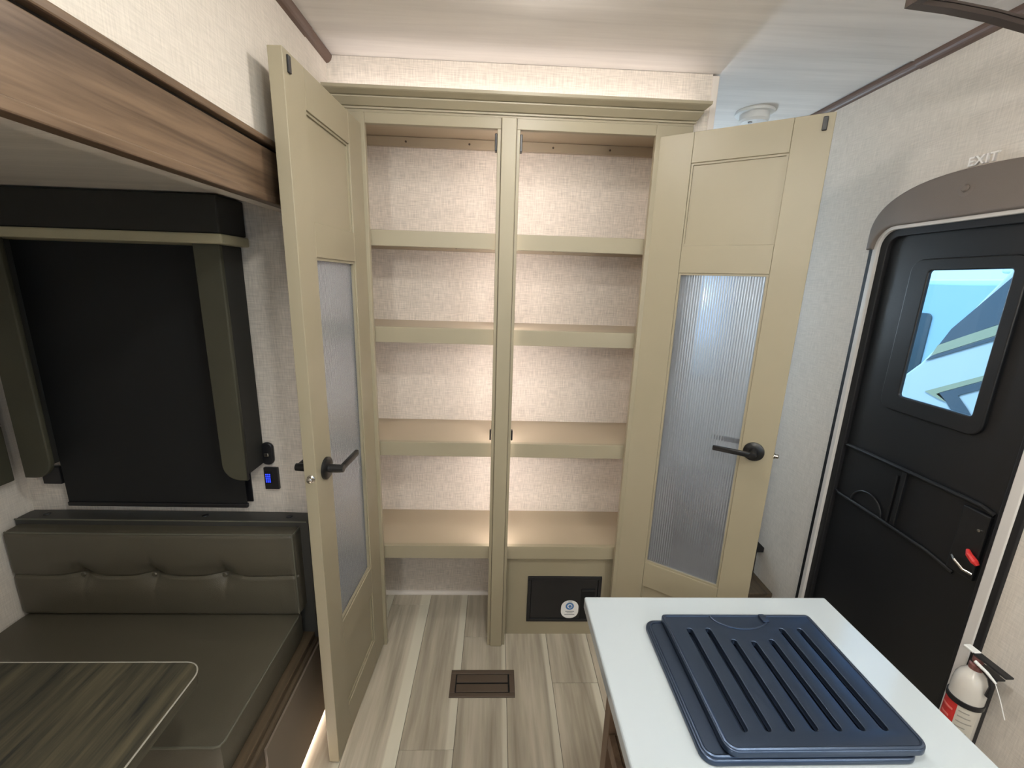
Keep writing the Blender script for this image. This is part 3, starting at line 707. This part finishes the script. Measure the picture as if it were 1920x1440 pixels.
# ------------------------------------------------------------------ shade and padded window surround
sh = thing('roller_shade', 'black blackout roller shade pulled down over the dinette window', 'window shade', (-1.04, 1.262, .78))
obj('fabric', B((-1.318, -.775, 1.262, 1.2635, .790, 1.567)), M_shade, sh)
obj('bottom_bar', B((-1.318, -.772, 1.256, 1.268, .778, .792), bev=.003), M_dark, sh)
sh_z = 0
vl = thing('window_valance', 'olive and black padded valance with pale trim band framing the dinette window', 'valance', (-1.04, 1.2, .9))
obj('valance_box', B((-1.41, -.702, 1.165, 1.285, 1.594, 1.686), bev=.004), M_valance, vl)
obj('trim_band', B((-1.412, -.696, 1.160, 1.286, 1.568, 1.593), bev=.004), M_strip, vl)['label'] = 'pale fabric band'
def leg(x0, x1, s):
    r = (0, 0, .0, .045) if s < 0 else (0, 0, .045, 0)
    rr = [0, 0, 0, 0]
    if s > 0: rr[2] = .045
    else: rr[3] = .045
    return shape([rrect(x0, x1, .912, 1.568, rr, 8)], .016, .004, 'xz', 1.190)
obj('side_leg', leg(-.782, -.722, 1), M_padfab, vl)
obj('side_return', B((-.736, -.720, 1.199, 1.286, .922, 1.568), bev=.002), M_valance, vl)
obj('side_leg', leg(-1.338, -1.268, -1), M_padfab, vl)
obj('side_return', B((-1.337, -1.322, 1.199, 1.286, .922, 1.568), bev=.002), M_valance, vl)
for x in (-1.33, -1.27): pass
sbk = thing('shade_bracket', 'black shade hold-down bracket below the left valance leg', 'bracket', (-1.30, 1.27, .85))
obj('plate', B((-1.390, -1.335, 1.270, 1.288, .845, .90), bev=.002), M_dark, sbk)
vl2 = thing('window_valance', 'dark padded window surround on the outer wall at the far left edge', 'valance', (-1.44, .9, .9))
obj('side_leg', B((-1.458, -1.415, .55, 1.222, .880, 1.05), bev=.004), M_padfab, vl2)
obj('side_leg', B((-1.458, -1.415, 1.16, 1.222, 1.051, 1.60), bev=.004), M_padfab, vl2)

# switches on the slide end wall
sw = thing('wall_switch', 'black rounded switch knob on the wall above the blue-lit display', 'switch', (-.695, 1.285, .95))
obj('plate', shape([rrect(-.722, -.692, .920, .985, .013, 8)], .012, .004, 'xz', 1.283), M_dark, sw, smooth=True)
obj('rocker', B((-.714, -.700, 1.272, 1.279, .945, .957), bev=.002), M_silver, sw)
ds = thing('control_display', 'square black control panel with glowing blue digits beside the window', 'control panel', (-.70, 1.285, .87))
obj('plate', B((-.724, -.680, 1.279, 1.289, .832, .906), bev=.002), M_dark, ds)
obj('screen', B((-.720, -.700, 1.2775, 1.2795, .852, .893), bev=.0005), M_hole, ds)
dgm = obj('display_segments', join(*[B((-.718+dx*.0055, -.7145+dx*.0055, 1.2768, 1.2774, .857+k*.0062, .8605+k*.0062)) for k in range(5) for dx in range(3)]), M_disp, ds)
dgm['label'] = 'glowing blue display segments'

# ------------------------------------------------------------------ overhead flip-up glass door at the top right
hf = thing('flip_up_door', 'open overhead door, dark bronze frame around clear glass, at the top right', 'cabinet door', (.724, .3, 2.0))
def barx(y0, y1):                    # bars follow a slight sag towards the wall
    xs = [.724, .80, .88, .96, 1.04, 1.12]; zs = [2.001, 1.996, 1.987, 1.973, 1.953, 1.928]
    bm = bmesh.new(); R_ = []
    for x, z in zip(xs, zs): R_.append([bm.verts.new(p) for p in ((x, y0, z), (x, y1, z), (x, y1, z+.016), (x, y0, z+.016))])
    for a_, b_ in zip(R_, R_[1:]):
        for k in range(4): bm.faces.new((a_[k], a_[(k+1) % 4], b_[(k+1) % 4], b_[k]))
    bm.faces.new(R_[0]); bm.faces.new(R_[-1][::-1]); return bm
obj('frame_rail', barx(.878, .895), M_frame, hf)
obj('frame_rail', barx(.300, .317), M_frame, hf)
obj('frame_stile', B((.724, .741, .317, .878, 2.000, 2.016), bev=.001), M_frame, hf)
xs = [.741, .80, .88, .96, 1.04, 1.12]; zs = [2.008, 2.004, 1.995, 1.981, 1.961, 1.936]
bm = bmesh.new(); R_ = []
for x, z in zip(xs, zs): R_.append([bm.verts.new(p) for p in ((x, .317, z), (x, .878, z), (x, .878, z+.004), (x, .317, z+.004))])
for a_, b_ in zip(R_, R_[1:]):
    for k in range(4): bm.faces.new((a_[k], a_[(k+1) % 4], b_[(k+1) % 4], b_[k]))
bm.faces.new(R_[0]); bm.faces.new(R_[-1][::-1])
obj('glass', bm, M_glass, hf)
ohc = thing('overhead_cabinet', 'khaki overhead cabinet on the right wall above the camera', 'cabinet', (1.1, .2, 1.6))
obj('carcass', B((1.13, XR-.001, .0, .60, 1.90, 2.12), bev=.002), M_khaki, ohc)

# ------------------------------------------------------------------ ceiling lamps (outside the frame; the rear ones added for brightness)
for i, (x, y, p) in enumerate(PUCKS):
    L = thing('ceiling_light', 'round domed ceiling lamp '+['nearest the pantry', 'over the island', 'behind the camera on the left', 'furthest back by the side window'][i], 'ceiling light', (x, y, 2.150), group='domed ceiling lamps')
    obj('ring', lathe([(.054, 0), (.070, 0), (.070, -.006), (.060, -.010), (.054, -.006), (.054, 0)], 32, 'z', (x, y, 2.150)), M_white, L, smooth=True)
    obj('diffuser', lathe([(.058, -.006), (.060, -.020), (.052, -.034), (.030, -.042), (0, -.044)], 32, 'z', (x, y, 2.150)), M_diff1 if i == 0 else M_diff, L, smooth=True)

# globe lamps added as unseen fill, behind the camera and in the hall
for i, (x, y, z, sg) in enumerate([(XL, -.60, 1.90, 1), (XR, -.30, 1.45, -1), (.680, 2.45, 1.45, 1)]):
    L = thing('wall_sconce', ['globe wall sconce on the left wall above the slide-out header', 'globe wall sconce on the right wall behind the camera', 'cool white globe sconce in the hall behind the pantry'][i], 'wall lamp', (x, y, z))
    obj('backplate', lathe([(0, 0), (.045, 0), (.045, .008*sg), (.012, .014*sg), (.010, .040*sg), (0, .040*sg)], 24, 'x', (x, y, z)), M_silver, L, smooth=True)
    obj('globe', lathe([(.055*math.sin(PI*k/12), -.055*math.cos(PI*k/12)) for k in range(13)], 24, 'z', (x+sg*.092, y, z)), (M_fill2, M_fill, M_cool)[i], L, smooth=True)

# ------------------------------------------------------------------ outside, seen through the door's window
struct('ground', B((-14, 20, -16, 20, -.95, -.85)), M_grass)
struct('roof', B((-.62, 1.27, YB-.06, YF+.06, 2.221, 2.26), (SX-.05, XL-.06, -1.55, SY+.05, 1.721, 1.76)), M_rvw)
nb = thing('parked_trailer', 'white travel trailer with grey and beige swoosh graphics, seen through the door window', 'trailer', (3.2, 2, -.85))
body = [(-4, -.35), (3.35, -.35), (3.30, .45), (3.02, .885), (2.902, 1.015), (2.504, 1.65), (2.30, 1.86), (1.9, 2.05), (-4, 2.1)]
obj('body', shape([body], 1.9, .02, 'yz', 3.96), M_rvw, nb)
def decal(pts, m, d=.004): return obj('decal', shape([pts], .003, 0, 'yz', 3.008-d), m, nb)
decal([(2.499, 1.612), (1.6, 1.80), (1.6, 1.60), (2.489, 1.343), (2.816, 1.167), (2.763, 1.281)], M_rvg)
decal([(2.822, 1.166), (2.484, 1.343), (1.6, 1.59), (1.6, 1.50), (2.482, 1.280), (2.851, 1.087)], M_rvb)
decal([(2.850, 1.083), (2.48, 1.272), (1.6, 1.49), (1.6, 1.46), (2.482, 1.250), (2.878, 1.047)], M_rvg)
decal([(2.83, .839), (2.493, 1.027), (1.6, 1.3), (1.6, 1.26), (2.490, .996), (2.733, .853), (2.673, .806), (2.722, .811)], M_rvb)
decal([(2.749, .841), (2.48, .994), (1.6, 1.25), (1.6, 1.16), (2.477, .947), (2.614, .865), (2.540, .80), (2.45, .70), (2.57, .70), (2.673, .806)], M_rvg)
for y in (-2.2, -1.4): obj('wheel', lathe([(0, 0), (.36, 0), (.36, .2), (0, .2)], 28, 'x', (3.05, y, -.49)), M_dark, nb)
nb2 = thing('far_trailer', 'pale trailer nose with a dark rounded window behind the striped one', 'trailer', (6, 6, -.85))
obj('body', shape([[(-1, -.4), (9, -.4), (9, 1.70), (4.62, 1.60), (4.2, 1.60), (-1, 1.66)]], 2.2, .02, 'yz', 6.12), plain('trailer_blue_white', (170, 200, 214), .4), nb2)
obj('side_window', shape([rrect(4.86, 5.1, .50, 1.28, .06)], .02, .004, 'yz', 5.01), M_rvk, nb2)
obj('roof_cap', B((7.3, 9.1, -.9, 8.8, 1.64, 1.74), bev=.02), M_rvw, nb2)
obj('roof_vent', B((5.4, 5.8, 4.32, 4.62, 1.74, 1.86), bev=.02), M_rvw, nb2)
obj('marker_lamp', B((4.99, 5.02, 4.30, 4.38, 1.36, 1.42), bev=.005), M_grey, nb2)
bpy.context.view_layer.update()
